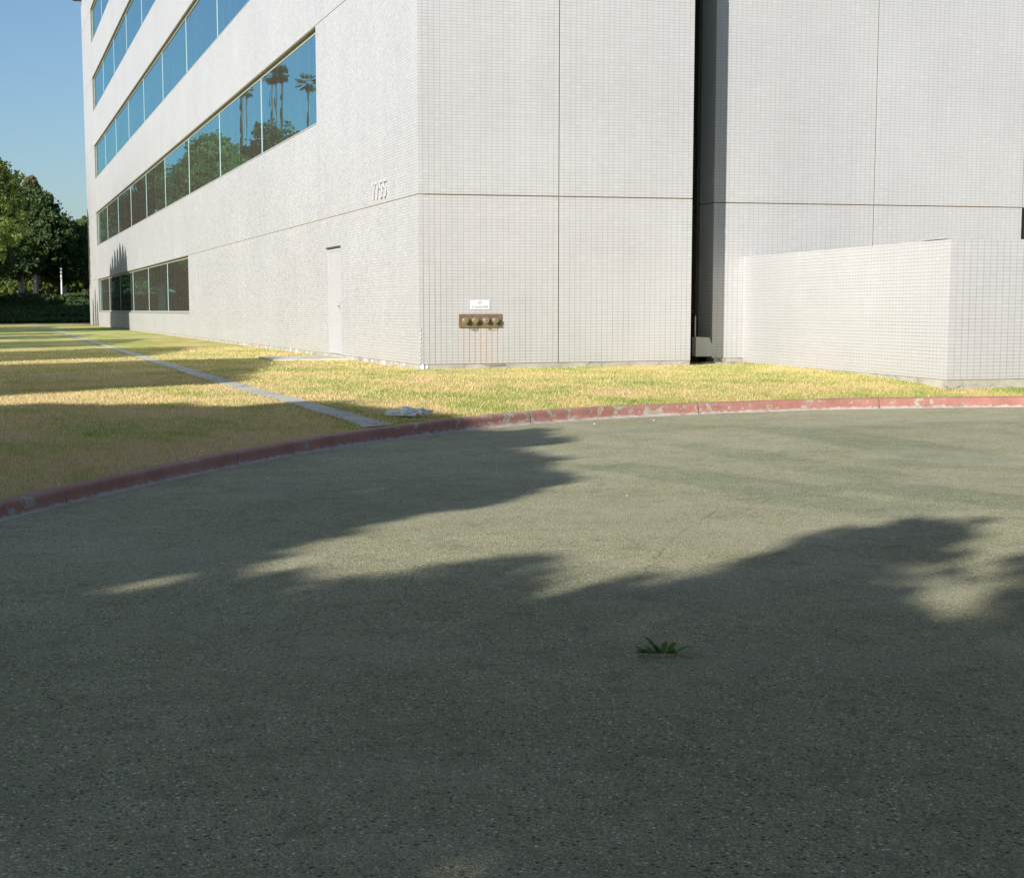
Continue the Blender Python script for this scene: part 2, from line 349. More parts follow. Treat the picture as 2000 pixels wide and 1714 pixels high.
class Bx:
    def __init__(s): s.V = []; s.F = []
    def box(s, x0, x1, y0, y1, z0, z1, skip=''):
        b = len(s.V); s.V += [(x0, y0, z0), (x1, y0, z0), (x1, y1, z0), (x0, y1, z0), (x0, y0, z1), (x1, y0, z1), (x1, y1, z1), (x0, y1, z1)]
        s.F += [[b+i for i in f] for f in ((0, 3, 2, 1), (4, 5, 6, 7), (0, 1, 5, 4), (1, 2, 6, 5), (2, 3, 7, 6), (3, 0, 4, 7))]
    def prism(s, poly, a, b, ax):
        """extrude a 2-D polygon along axis ax between a and b"""
        n = len(poly); k = len(s.V)
        for t in (a, b):
            for p in poly:
                q = list(p); q.insert(ax, t); s.V.append(tuple(q))
        s.F += [list(range(k, k+n))[::-1], list(range(k+n, k+2*n))] + [[k+i, k+(i+1) % n, k+n+(i+1) % n, k+n+i] for i in range(n)]
    def tube(s, pts, rad, n=8, cap=True):
        pts = [Vector(p) for p in pts]; k0 = len(s.V)
        rad = rad if isinstance(rad, (list, tuple)) else [rad]*len(pts)
        for i, p in enumerate(pts):
            t = (pts[min(i+1, len(pts)-1)]-pts[max(i-1, 0)]).normalized()
            a = t.orthogonal().normalized() if i == 0 else (pa-t*pa.dot(t)).normalized(); pa = a; b = t.cross(a)
            for j in range(n):
                an = 2*math.pi*j/n; s.V.append(tuple(p+(a*math.cos(an)+b*math.sin(an))*rad[i]))
        for i in range(len(pts)-1):
            for j in range(n): s.F.append([k0+i*n+j, k0+i*n+(j+1) % n, k0+(i+1)*n+(j+1) % n, k0+(i+1)*n+j])
        if cap: s.F.append([k0+j for j in range(n)][::-1]); s.F.append([k0+(len(pts)-1)*n+j for j in range(n)])
    def lathe_y(s, c, prof, n=20):
        """profile [(y offset, radius)] around an axis parallel to y through c"""
        k = len(s.V)
        for yo, ra in prof:
            for j in range(n): a = 2*math.pi*j/n; s.V.append((c[0]+ra*math.cos(a), c[1]+yo, c[2]+ra*math.sin(a)))
        for i in range(len(prof)-1):
            for j in range(n): s.F.append([k+i*n+j, k+i*n+(j+1) % n, k+(i+1)*n+(j+1) % n, k+(i+1)*n+j])
        s.F.append([k+j for j in range(n)]); s.F.append([k+(len(prof)-1)*n+j for j in range(n)][::-1])
    def make(s, name, mat, parent=None, **k): return mesh(name, s.V, s.F, mat, parent, **k)

# ------------------------------------------------------------------ kerb line and ground
ZA = -.42
ctrl = [(-34, -61), (-14, -26.5), (-11.4, -22), (-9.4, -18.5), (-8.1, -16.4), (-7.02, -14.56), (-6.05, -13.06), (-5.04, -11.68), (-3.7, -10.13), (-2.35, -8.93), (-.89, -7.97), (.43, -7.42),
        (1.77, -7.13), (3.1, -6.99), (4.31, -7.0), (6.39, -7.42), (8.5, -8.35), (10.9, -10.0), (12.9, -12.6), (14.0, -15.6), (14.3, -18.5), (14.2, -30), (14, -60)]
def spline(P, n=14):
    P = [np.array(p, float) for p in P]; out = []
    for i in range(len(P)-1):
        p0 = P[i-1] if i else 2*P[0]-P[1]; p1, p2 = P[i], P[i+1]; p3 = P[i+2] if i+2 < len(P) else 2*P[-1]-P[-2]
        for t in np.linspace(0, 1, n, endpoint=False):
            # centripetal-like: limit tangents by the local chord
            L = np.linalg.norm(p2-p1); m1 = (p2-p0)/max(np.linalg.norm(p2-p0), 1e-6)*L; m2 = (p3-p1)/max(np.linalg.norm(p3-p1), 1e-6)*L
            out.append((2*t**3-3*t*t+1)*p1+(t**3-2*t*t+t)*m1+(-2*t**3+3*t*t)*p2+(t**3-t*t)*m2)
    out.append(P[-1]); return np.array(out)
CV = spline(ctrl, 16)
TG = np.gradient(CV, axis=0); TG /= np.linalg.norm(TG, axis=1)[:, None]
NM = np.stack([-TG[:, 1], TG[:, 0]], 1)                          # outward (towards the lawn)
SL = np.concatenate([[0], np.cumsum(np.linalg.norm(np.diff(CV, axis=0), axis=1))])
HT = np.interp(CV[:, 0], [-8, -7, -3.7, -.9, 2, 7], [.098, .100, .124, .146, .140, .136])
D0 = .155
def lawn_z_sd(h, d): zt = ZA+h; return zt-.012+(-.09-zt+.012)*(1-np.exp(-np.maximum(d, 0)/1.6))
def lawn_z(x, y):
    d2 = (CV[:, 0]-x)**2+(CV[:, 1]-y)**2; i = int(np.argmin(d2))
    d = (np.array([x, y])-CV[i])@NM[i]-D0
    return float(lawn_z_sd(HT[i], d))

# asphalt sheet (one large sheet, reaches the horizon under everything)
xs = np.unique(np.concatenate([np.linspace(-400, 400, 9), np.linspace(-30, 30, 31)])); ys = xs-10
V = [(x, y, ZA) for y in ys for x in xs]; nx = len(xs)
F = [[j*nx+i, j*nx+i+1, (j+1)*nx+i+1, (j+1)*nx+i] for j in range(len(ys)-1) for i in range(nx-1)]
mesh('road', V, F, MT['asphalt'], kind='structure')

# lawn sheet
dd = np.array([0, .1, .25, .45, .7, 1, 1.4, 1.9, 2.6, 3.5, 5, 7, 10, 15, 25, 40, 70, 120, 250])
V = []; F = []
for i in range(len(CV)):
    for d in dd:
        p = CV[i]+NM[i]*(D0+d)
        V.append((p[0], p[1], lawn_z_sd(HT[i], d)+.012*mnoise.noise((p[0]*1.7, p[1]*1.7, 0))*min(1, d*3)))
nd = len(dd)
for i in range(len(CV)-1):
    for j in range(nd-1): F.append([i*nd+j, (i+1)*nd+j, (i+1)*nd+j+1, i*nd+j+1])
mesh('lawn', V, F, MT['lawn'], smooth=True, kind='structure')

# kerb
prof = [(-.035, -.02, 0), (-.03, .004, .05), (0, .008, .12), (.004, .04, .25), (.012, .6, .45), (.018, .86, .60), (.03, .96, .68), (.05, 1.0, .74), (.10, 1.01, .88), (.15, 1.0, 1), (.155, .5, 1)]
V = []; F = []; A1 = []; A2 = []
for i in range(len(CV)):
    for o, h, a in prof:
        p = CV[i]+NM[i]*(o+.004*mnoise.noise((CV[i][0]*5, CV[i][1]*5, o*30)))
        zz = ZA+(h*HT[i] if h > .03 else h)+(.003*mnoise.noise((CV[i][0]*3, CV[i][1]*3, h*3)) if h > .1 else 0)
        V.append((p[0], p[1], zz)); A1.append(a); A2.append(SL[i])
n = len(prof)
for i in range(len(CV)-1):
    for j in range(n-1): F.append([i*n+j, (i+1)*n+j, (i+1)*n+j+1, i*n+j+1])
i0 = int(np.argmin((CV[:, 0]+.89)**2+(CV[:, 1]+7.95)**2)); A2 = [a-SL[i0]+2.74*40 for a in A2]
kb = mesh('kerb', V, F, MT['curb'], smooth=True, kind='structure')
for nm, A in (('prof', A1), ('along', A2)):
    at = kb.data.attributes.new(nm, 'FLOAT', 'POINT'); at.data.foreach_set('value', A)

# narrow concrete walk along the building
WY = [-9.2, -8.0, -5.6, -3.6, -.6, 5.2, 19.7, 43, 97]
WL = [-3.30, -3.60, -3.88, -3.93, -3.95, -3.91, -3.82, -3.70, -3.62]; WR = [-2.93, -3.27, -3.56, -3.62, -3.63, -3.62, -3.60, -3.52, -3.46]
V = []; F = []
yw = np.concatenate([np.linspace(-8.9, -4, 24), np.linspace(-3.4, 97, 40)])
V += [(-3.285, -9.42, 0), (-2.86, -9.10, 0)]
for y in yw: V += [(np.interp(y, WY, WL), y-.12*(y < -8), 0), (np.interp(y, WY, WR), y+.10*(y < -8), 0)]
V = [(x, y, lawn_z(x, y)+.010) for x, y, z in V]
F = [[2*i, 2*i+1, 2*i+3, 2*i+2] for i in range(len(V)//2-1)]
mesh('path', V, F, MT['walk'], kind='structure')

# grass blades (nobody could count them)
def in_any(x, y):
    m = (x > np.interp(y, WY, WL)+.035) & (x < np.interp(y, WY, WR)-.035)
    m |= (x > -.02) & (y > -.02) & (x < 16)
    m |= (x > -1.55) & (x < .1) & (y > 5.2) & (y < 7.6)
    bx = (x-5.87)*math.cos(-.09)+(y+6.45)*math.sin(-.09); by = -(x-5.87)*math.sin(-.09)+(y+6.45)*math.cos(-.09)
    m |= (bx > -.02) & (by > -.02)
    return m
def blades(N, d0, d1, sr, hgt, wid, ymax):
    i_f = rng.random(N*3); s = sr[0]+i_f*(sr[1]-sr[0]); d = d0+(d1-d0)*rng.random(N*3)-.02*(d0 == 0)
    cx = np.interp(s, SL, CV[:, 0]); cy = np.interp(s, SL, CV[:, 1]); nx_ = np.interp(s, SL, NM[:, 0]); ny_ = np.interp(s, SL, NM[:, 1]); h = np.interp(s, SL, HT)
    x = cx+nx_*(D0+d); y = cy+ny_*(D0+d)
    keep = (rng.random(N*3) < (10.5+d)/(10.5+d1)) & ~in_any(x, y) & (x > -7.9) & (x < 9.5) & (y < ymax)
    x, y, d, h = x[keep][:N], y[keep][:N], d[keep][:N], h[keep][:N]; z = lawn_z_sd(h, d)
    n = len(x); a = rng.random(n)*2*np.pi; L = hgt*(.5+.8*rng.random(n)); le = .8*rng.random(n); b = rng.random(n)*2*np.pi
    wv = np.stack([np.cos(a), np.sin(a), 0*a], 1)*(wid*(.6+.7*rng.random(n)))[:, None]
    up = np.stack([np.cos(b)*le*L, np.sin(b)*le*L, L*np.sqrt(1-.5*le**2)], 1); p = np.stack([x, y, z-.004], 1)
    return np.stack([p-wv, p+wv, p+up], 1)
i1 = SL[int(np.argmin((CV[:, 0]+8.1)**2+(CV[:, 1]+16.4)**2))]; i2 = SL[int(np.argmin((CV[:, 0]-8.5)**2+(CV[:, 1]+8.35)**2))]
B = np.concatenate([blades(60000, 0, 1.2, (i1, i2), .034, .0035, 50), blades(150000, 1.2, 8, (i1, i2), .030, .0045, 50), blades(90000, 8, 24, (i1, i2), .034, .008, 34)])
fast_quads('grass', B, MT['blade'], n=3, label='short half-dry mown grass between the kerb and the tiled building', cat='grass', kind='stuff')

# ------------------------------------------------------------------ office building
FL = 4.127; J = [2.85+FL*k for k in range(6)]; TOP = 24.7; LEN = 82.3; XE = 5.048
bld = empty('office_building', (0, 0, 0), 'tall white tiled office block with dark ribbon windows and a recessed slot', 'building')
T = .12; G = .0105
yj = [0, .6, 4.3, 8.0]+[8.0+3.66*k for k in range(1, 19)]+[78.0, LEN]; yj[21] = 73.88
zb = [0]+J+[TOP]
wall = Bx(); seal = Bx(); seal2 = Bx()
def panel_left(y0, y1, z0, z1): wall.box(0, T, y0+(G*.85 if y0 > .01 else 0), y1-G*.85, z0+(G if z0 > .01 else 0), z1-G)
W0, W1 = 8.0, 73.88
for bi in range(len(zb)-1):
    z0, z1 = zb[bi], zb[bi+1]
    for k in range(len(yj)-1):
        y0, y1 = yj[k], yj[k+1]
        if bi == 0:
            if y0 >= 29.9 and y1 <= W1+.01: panel_left(y0, y1, 0, .795)
            elif y0 == 4.3:
                panel_left(4.3, 5.84, 0, 2.85); wall.box(0, T, 7.08, 8.0-G*.85, 0, 2.85-G); wall.box(0, T, 5.84-G*.85, 7.08, 2.2, 2.85-G)
            else: panel_left(y0, y1, z0, z1)
        elif bi == len(zb)-2: panel_left(y0, y1, z0, z1)
        elif y0 >= W0-.01 and y1 <= W1+.01: panel_left(y0, y1, z0, z1-2.064)
        else: panel_left(y0, y1, z0, z1)
    if bi: 
        seal2.box(.010, T, 0.01, LEN, z0-G, z0+G) if bi > 0 else None
# vertical joint fill
for y in yj[1:-1]:
    for bi in range(len(zb)-1):
        z0, z1 = zb[bi]+.01, zb[bi+1]-.01
        if W0-.01 <= y <= W1+.01:
            if bi == 0 and y > 29.5: z1 = .79
            elif 0 < bi < len(zb)-2: z1 = z1-2.06
        if y in (W0,) and 0 < bi < len(zb)-2: z1 = zb[bi+1]-2.07
        seal2.box(.012, T-.002, y-G*.85, y+G*.85, z0, z1)
# front face
xj = [T, 2.524, XE]
for bi in range(len(zb)-1):
    z0, z1 = zb[bi], zb[bi+1]
    for k in range(2):
        wall.box(xj[k]+(G if k else 0), xj[k+1]-(G if k == 0 else 0), 0, T, z0+(G if bi else 0), z1-G)
    if bi: seal.box(.012, XE-.012, .012, T-.002, z0-G, z0+G)
seal.box(2.524-G, 2.524+G, .014, T-.004, .01, TOP-.02)
# side of the front wing that faces the slot
wall.box(XE-T, XE, T+.001, 1.44, 0, TOP-.01)
wall.make('wall', MT['front'], bld)
seal.make('sealant_joint', MT['sealant'], bld, label='brown sealant joint on the front face'); seal2.make('sealant_joint', MT['sealant_pale'], bld, label='tan sealant joint on the long side face')
core = Bx()
core.box(T+.004, XE-T-.01, T+.002, 7.99, 0, TOP-.5); core.box(.32, XE+10, 8.0, LEN, 0, TOP-.5); core.box(T+.004, .32, 7.99, 29.9, 0, .0); 
core.box(T+.003, .31, 8.0, 29.99, 0, 2.84); core.box(T+.003, .31, 30.0, W1, 0, .78); core.box(T+.003, .31, W1+.01, LEN-.01, 0, TOP-.5)
for k in range(5): core.box(T+.003, .31, 8.0, W1, J[k]+.01, J[k+1]-2.08)
core.box(T+.003, .31, 8.0, W1, J[5]+.01, TOP-.5)
core.make('wall_core', MT['sealant'], bld)
rf = Bx(); rf.box(.1, XE-.12, .1, 8, TOP-.5, TOP-.3); rf.box(.1, 16, 8, LEN-.1, TOP-.5, TOP-.3); rf.make('roof', MT['roof'], bld)
# footing
ft = Bx(); ft.box(.012, .30, .012, LEN, -.5, -.003); ft.box(.3005, XE, .012, .35, -.5, -.003)
ft.box(5.62, 6.45, .62, .80, -.5, -.07); ft.box(5.92, 16, .80, 1.1, -.5, -.004); ft.box(5.0, 5.92, .45, 1.6, -.5, -.10)
ft.make('footing', MT['concrete'], bld)

# set-back wing on the right
X5, YR = 5.888, .826
rw = Bx()
rj = [X5, 9.24, 12.56, 14.2, 17.5]
for bi in range(len(zb)-1):
    z0, z1 = zb[bi], zb[bi+1]
    for k in range(4):
        if bi == 0 and k == 2: rw.box(rj[k]+G, rj[k+1]-G, YR, YR+T, 0, .6); continue
        rw.box(rj[k]+(G if k else 0), rj[k+1]-G, YR, YR+T, z0+(G if bi else 0), z1-G)
    rw.box(X5, X5+T, YR+T+.001, 1.43, z0+(G if bi else 0), z1-G)
rw.make('side_wall', MT['right'], bld)
rs = Bx()
for z in zb[1:-1]: rs.box(X5+.012, 17.4, YR+.012, YR+T-.002, z-G, z+G); rs.box(X5+.013, X5+T-.003, YR+T, 1.42, z-G, z+G)
for x in rj[1:-1]: rs.box(x-G, x+G, YR+.014, YR+T-.004, .01, TOP-.02)
rs.make('sealant_joint', MT['sealant'], bld, label='brown sealant joint on the set-back wall')
rc = Bx(); rc.box(X5+T+.01, 12.5, YR+T+.02, 8.0, 0, TOP-.5); rc.box(12.5, 14.2, YR+.5, 8.0, 0, TOP-.5); rc.box(14.2, 17.4, YR+T+.02, 8, 0, TOP-.5); rc.make('wall_core', MT['sealant'], bld)
g2 = Bx(); g2.box(12.57, 14.19, YR+.10, YR+.12, .6, 2.84); wn = g2.make('window', MT['dark_glass'], bld)
g3 = Bx(); g3.box(12.57, 12.62, YR+.06, YR+.095, .6, 2.84); g3.make('frame', MT['frame_dark'], wn)
# dark glazed strip at the back of the slot
g4 = Bx(); g4.box(XE-.02, X5, 1.52, 1.55, -.1, TOP-.6); sw = g4.make('window', MT['dark_glass'], bld, label='tall dark glazed strip at the back of the narrow slot')
g5 = Bx(); g5.box(X5-.065, X5-.002, 1.40, 1.515, -.1, TOP-.61)
for z in [2.80+FL*k for k in range(5)]+[.86]: g5.box(XE+.01, X5-.066, 1.46, 1.515, z-.03, z+.03)
g5.make('frame', MT['frame_dark'], sw)

# windows of the long side: one object for each bay
bays = [8.0+7.32*k for k in range(9)]
def win_bay(y0, y1, z0, z1):
    fr = Bx(); f = .03; xo, xi = .103, .118
    a, b = y0+.012, y1-.012
    fr.box(xo, xi, a, b, z1-.075, z1-.012); fr.box(xo, xi, a, b, z0+.03, z0+.085)
    fr.box(xo, xi, a, a+f, z0+.085, z1-.075); fr.box(xo, xi, b-f, b, z0+.085, z1-.075)
    fr.box(.0, .10, a-.01, b+.01, z0+.001, z0+.02)
    pw = (b-a-2*f)/6; V = []; F = []
    wo = fr.make('window', MT['frame'], bld)
    for k in range(6):
        p0 = a+f+pw*k+.0015; p1 = p0+pw-.003; q = len(V)
        t1 = random.gauss(0, .0007); t2 = random.gauss(0, .0010)
        for (yy, zz) in ((p0, z0+.085), (p1, z0+.085), (p1, z1-.075), (p0, z1-.075)):
            V.append((.1135+t1*(yy-(p0+p1)/2)*1.2+t2*(zz-(z0+z1)/2), yy, zz))
        F.append([q, q+3, q+2, q+1])
    mesh('pane', V, F, MT['glass'], wo)
    if y1 > 73:
        jb = Bx(); jb.box(.004, .102, y1-.01, y1+.001, z0+.02, z1-.012); jb.make('jamb', MT['bronze'], wo)
for k in range(5):
    for y0 in bays: win_bay(y0, y0+7.32, J[k+1]-2.064, J[k+1]-G)
for y0 in bays[3:]: win_bay(y0, y0+7.32, .795, 2.85-G)

# side door, street number, slab
db = Bx(); db.box(.012, .115, 5.90, 7.03, .01, 2.13); dr = db.make('door', MT['white_paint'], bld)
df = Bx(); df.box(.010, .118, 5.845, 5.895, 0, 2.19); df.box(.010, .118, 7.035, 7.075, 0, 2.19); df.box(.010, .118, 5.895, 7.035, 2.135, 2.19); df.make('frame', MT['white_paint'], dr)
dh = Bx(); dh.tube([(.012, 5.98, 1.0), (-.01, 5.98, 1.0), (-.01, 6.09, 1.0)], .011, 8); dh.box(.006, .012, 5.96, 6.0, .93, 1.09); dh.make('handle', MT['chrome'], dr)
lt = Bx(); lt.box(-.035, .0, 5.82, 7.10, 2.205, 2.228); lt.make('lintel', MT['frame_dark'], bld)

def text_mesh(txt, size, xscale, extrude, bevel=0, spacing=1):
    cu = bpy.data.curves.new('t', 'FONT'); cu.body = txt; cu.size = size; cu.extrude = extrude; cu.align_x = 'CENTER'; cu.align_y = 'CENTER'; cu.space_character = spacing
    cu.space_line = .95; cu.offset = bevel
    o = bpy.data.objects.new('t', cu); COL.objects.link(o); bpy.context.view_layer.update()
    me = bpy.data.meshes.new_from_object(o.evaluated_get(bpy.context.evaluated_depsgraph_get())); bpy.data.objects.remove(o)
    for v in me.vertices: v.co.x *= xscale
    return me
def digit(ch, y0, w_, z0, h_):
    """thin cast numeral standing 12 mm off the tiles; y runs towards the corner (to the right of the viewer)"""
    b = Bx(); t = .036; X0, X1 = -.034, -.012
    P = lambda u, v: (y0-u*w_, z0+v*h_)
    def bar(a, c):
        (ya, za), (yc, zc) = P(*a), P(*c); L = math.hypot(yc-ya, zc-za); n = (-(zc-za)/L*t/2, (yc-ya)/L*t/2)
        b.prism([(ya+n[0], za+n[1]), (yc+n[0], zc+n[1]), (yc-n[0], zc-n[1]), (ya-n[0], za-n[1])], X0, X1, 0)
    if ch == '7': bar((0, .95), (1, .95)); bar((.93, .95), (.30, 0))
    else:
        bar((.12, .95), (.95, .95)); bar((.12, .98), (.10, .52)); pts = [(.08, .53), (.45, .62), (.80, .52), (.93, .30), (.78, .08), (.42, .02), (.04, .12)]
        for k in range(6): bar(pts[k], pts[k+1])
    b.make('digit', MT['letter'], bld)
for k, c_ in enumerate('7755'): digit(c_, 3.06-.272*k, .19, 2.95, .31)

slab = Bx(); slab.box(-1.5, .008, 5.35, 7.35, -.3, -.06); slab.make('path', MT['walk'], kind='structure')
ch = Bx()
random.seed(11)
def drip(x, y, z, s, ax):
    n = 6; poly = []
    for i in range(n):
        a = 2*math.pi*i/n; r = s*random.uniform(.6, 1.15); poly.append((r*math.cos(a)*.75, r*math.sin(a)*random.uniform(.9, 1.5)))
    ch = Bx()
    if ax == 0: ch.prism([(y+p[0]*1.8, z+p[1]) for p in poly], x-.012, x+.02, 0)
    else: ch.prism([(x+p[0], z+p[1]) for p in poly], y-.012, y+.02, 1)
    ch.make('plaster_drip', MT['chip'], bld)
for y in (1.0, 1.55, 2.4, 3.3, 3.85, 4.9, 9.4, 10.6, 11.3, 14.0, 17.5, 18.3): drip(.006, y, -.035+random.uniform(-.02, .01), random.uniform(.018, .04), 0)
for x, z, s in ((.05, -.05, .05), (.14, -.045, .03)): drip(x, .006, z, s, 1)
for i in range(9): drip(.016+random.uniform(-.008, .012), -.002, .03+i*.07, random.uniform(.008, .015), 1)

# small dark fitting high on the far corner
wf = Bx(); wf.box(-.35, 0, 81.3, 81.7, 21.3, 21.7); wf.prism([(-.35, 21.3), (-.35, 21.7), (-.6, 21.55), (-.6, 21.35)], 81.25, 81.75, 1); wf.make('wall_lamp', MT['frame_dark'], bld)
# painted sheet-metal cover at the foot of the slot
ub = empty('utility_cover', (5.72, .95, 0), 'grey sheet metal cover with a cut corner at the foot of the slot', 'cover')
u1 = Bx(); u1.prism([(5.50, .04), (5.86, .04), (5.86, .16), (5.775, .385), (5.50, .40)], .70, .86, 1); u1.make('hood', MT['sheet'], ub)
u2 = Bx(); u2.tube([(5.53, .80, .40), (5.53, .80, .78)], .012); u2.make('conduit', MT['sheet'], ub)

# ------------------------------------------------------------------ dry standpipe inlets and sign
sp = empty('standpipe_connection', (1.088, 0, .62), 'brown metal plate with four capped hose inlets low on the tiled front', 'standpipe')
b = Bx(); b.box(.706, 1.47, -.022, .0, .634, .846); b.make('plate', MT['bronze'], sp)
b = Bx(); b.box(.700, 1.476, -.034, .0, .622, .638); b.make('lip', MT['brass'], sp)
cz = .738
for i, cx in enumerate((.805, .985, 1.173, 1.345)):
    c = (cx, -.022, cz); b = Bx()
    b.lathe_y(c, [(0, .05), (-.008, .052), (-.010, .040), (-.045, .040), (-.046, .046), (-.075, .048), (-.082, .042), (-.084, .034), (-.079, .030), (-.079, .014), (-.094, .013), (-.096, .0)], 24)
    cp = b.make('hose_inlet', MT['chrome'] if i == 2 else MT['brass'], sp, smooth=False)
    l = Bx()
    for a in (20, 140, 260) if i % 2 else (60, 180, 300):
        ca, sa = math.cos(math.radians(a)), math.sin(math.radians(a))
        l = Bx(); l.box(cx+ca*.050-.009, cx+ca*.050+.009, -.095, -.072, cz+sa*.050-.009, cz+sa*.050+.009)
        l.make('lug', MT['chrome'] if i == 2 else MT['brass'], cp)
for x0, x1, dp in ((.86, 1.02, .045), (.93, 1.03, .06), (1.23, 1.39, .05), (1.22, 1.235, .05)):
    b = Bx(); pts = [(x0+(x1-x0)*t, -.03, .625-dp*4*t*(1-t)) for t in np.linspace(0, 1, 9)]; b.tube(pts, .0035, 5); b.make('chain', MT['frame_dark'], sp)
sg = empty('sign', (1.085, 0, 1.0), 'small white sign reading DRY STANDPIPE above the hose inlets', 'sign')
b = Bx(); b.box(.914, 1.256, -.012, -.001, .924, 1.079); b.make('panel', MT['sign'], sg)
for txt, zc, hh, ww in (('DRY', 1.038, .044, .085), ('STANDPIPE', .964, .044, .30)):
    me = text_mesh(txt, .06, .7, .0008, .0006, 1.1); me.transform(Matrix(((1, 0, 0, 0), (0, 0, -1, 0), (0, 1, 0, 0), (0, 0, 0, 1))))
    X = [v.co.x for v in me.vertices]; Z = [v.co.z for v in me.vertices]
    for v in me.vertices:
        v.co.x = (v.co.x-min(X))/(max(X)-min(X))*ww-ww/2; v.co.z = (v.co.z-min(Z))/(max(Z)-min(Z))*hh-hh/2+zc-1.0; v.co.y -= .0135
    me.materials.append(MT['sign_text']); o = bpy.data.objects.new('lettering', me); link(o, sg)

# ------------------------------------------------------------------ low tiled enclosure at the right
en = empty('enclosure_wall', (5.87, -6.45, 0), 'low white tiled enclosure wall standing out from the building at the right', 'wall')
en.rotation_euler = (0, 0, -.09)
def local(name, b, mat, parent, **k):
    me = bpy.data.meshes.new(name); me.from_pydata(b.V, [], b.F); me.materials.append(mat); return link(bpy.data.objects.new(name, me), parent, **k)
ZB, ZT = -.085, 1.868
b = Bx(); b.box(0, .2, 0, 7.32, ZB, ZT); b.box(.2, 10, 0, .2, ZB, ZT); b.box(9.8, 10, .2, 7.9, ZB, ZT); local('wall', b, MT['box'], en)
b = Bx(); b.box(.015, .3, .015, 7.3, -.6, ZB-.002); b.box(.3, 9.99, .015, .3, -.6, ZB-.0025); local('footing', b, MT['concrete'], en)
lid = Bx(); lid.box(.0, .62, .21, .9, ZT+.012, ZT+.030); lid.box(.60, .62, .215, .9, ZT-.10, ZT+.011)
local('lid', lid, MT['sheet'], en)

# ------------------------------------------------------------------ vegetation builders
def cards(P, size, r, asp=1.6, droop=0.):
    """one leaf-sized quad at each point, random orientation"""
    n = len(P); a = r.normal(size=(n, 3)); a /= np.linalg.norm(a, axis=1)[:, None]; c = r.normal(size=(n, 3)); a[:, 2] -= droop
    a /= np.linalg.norm(a, axis=1)[:, None]
    b = np.cross(a, c); b /= np.linalg.norm(b, axis=1)[:, None]; s = size*(.6+.8*r.random(n))[:, None]
    a = a*s*asp*.5; b = b*s*.5
    return np.stack([P-a, P+b*.9-a*.1, P+a, P-b*.9-a*.1], 1)
def clumps(C, rad, per, r):
    n = len(C); d = r.normal(size=(n, per, 3)); d /= np.linalg.norm(d, axis=2)[:, :, None]
    rr_ = (r.random((n, per, 1))**.45)*(rad[:, None, None] if isinstance(rad, np.ndarray) else rad)
    return (C[:, None, :]+d*rr_*np.array([1, 1, .8])).reshape(-1, 3)
KX, KY = SX/math.tan(SUN_EL), SY/math.tan(SUN_EL)
def trunk_mesh(name, base, top, targets, r0, mat, parent, rs_):
    b = Bx(); base = Vector(base); top = Vector(top)
    pts = [base.lerp(top, t)+Vector((rs_.uniform(-1, 1), rs_.uniform(-1, 1), 0))*.12*(t > 0)*(t < 1) for t in (0, .25, .5, .75, 1)]
    b.tube(pts, [r0*1.25, r0, r0*.9, r0*.8, r0*.65], 9)
    for tg in targets:
        tg = Vector(tg); st = base.lerp(top, rs_.uniform(.7, 1)); mid = st.lerp(tg, .5)+Vector((0, 0, .08*(tg-st).length))
        b.tube([st, mid, tg], [r0*.45, r0*.28, r0*.08], 6)
    return b.make(name, mat, parent)
def shade_tree(label, polys, zg, h0, h1, clump_r, leaf, seed, mat='leaf_shade', dens=1., kind='tree', holes=(), pull=.5, group='trees that shade the lawn and the road'):
    """crown whose volume is the set of points that shade the given patches of ground"""
    r = np.random.default_rng(seed); C = []
    for poly in polys:
        poly = np.array(poly, float)-np.array([SX, SY])*pull; lo, hi = poly.min(0), poly.max(0); area = .5*abs(np.dot(poly[:, 0], np.roll(poly[:, 1], 1))-np.dot(poly[:, 1], np.roll(poly[:, 0], 1)))
        n = int(area*2.6*dens/clump_r); cnt = 0
        while cnt < n:
            p = lo+(hi-lo)*r.random(2); 
            def inside(p, q):
                x, y = p; c = False; j = len(q)-1
                for i in range(len(q)):
                    if (q[i][1] > y) != (q[j][1] > y) and x < (q[j][0]-q[i][0])*(y-q[i][1])/(q[j][1]-q[i][1])+q[i][0]: c = not c
                    j = i
                return c
            if not inside(p, poly) or any(inside(p, np.array(hh)) for hh in holes): continue
            h = h0+(h1-h0)*r.beta(2, 2); C.append((p[0]-KX*h, p[1]-KY*h, zg+h)); cnt += 1
    C = np.array(C); P = clumps(C, clump_r*(.6+.7*r.random(len(C))), int(26*max(.6, (clump_r/.35)**2*.8)), r)
    ce = C.mean(0); base = (ce[0], ce[1], ZA-.1 if ce[0] > -12 else -.15)
    t = empty('shade_tree', base, label, 'tree', group)
    rs_ = random.Random(seed); tg = [C[i] for i in r.integers(0, len(C), 12)]
    trunk_mesh('trunk', base, (ce[0], ce[1], zg+h0*.82), tg, .22, MT['bark'], t, rs_)
    fast_quads('crown', cards(P, leaf, r), MT[mat], t)
    return t

BACK = []
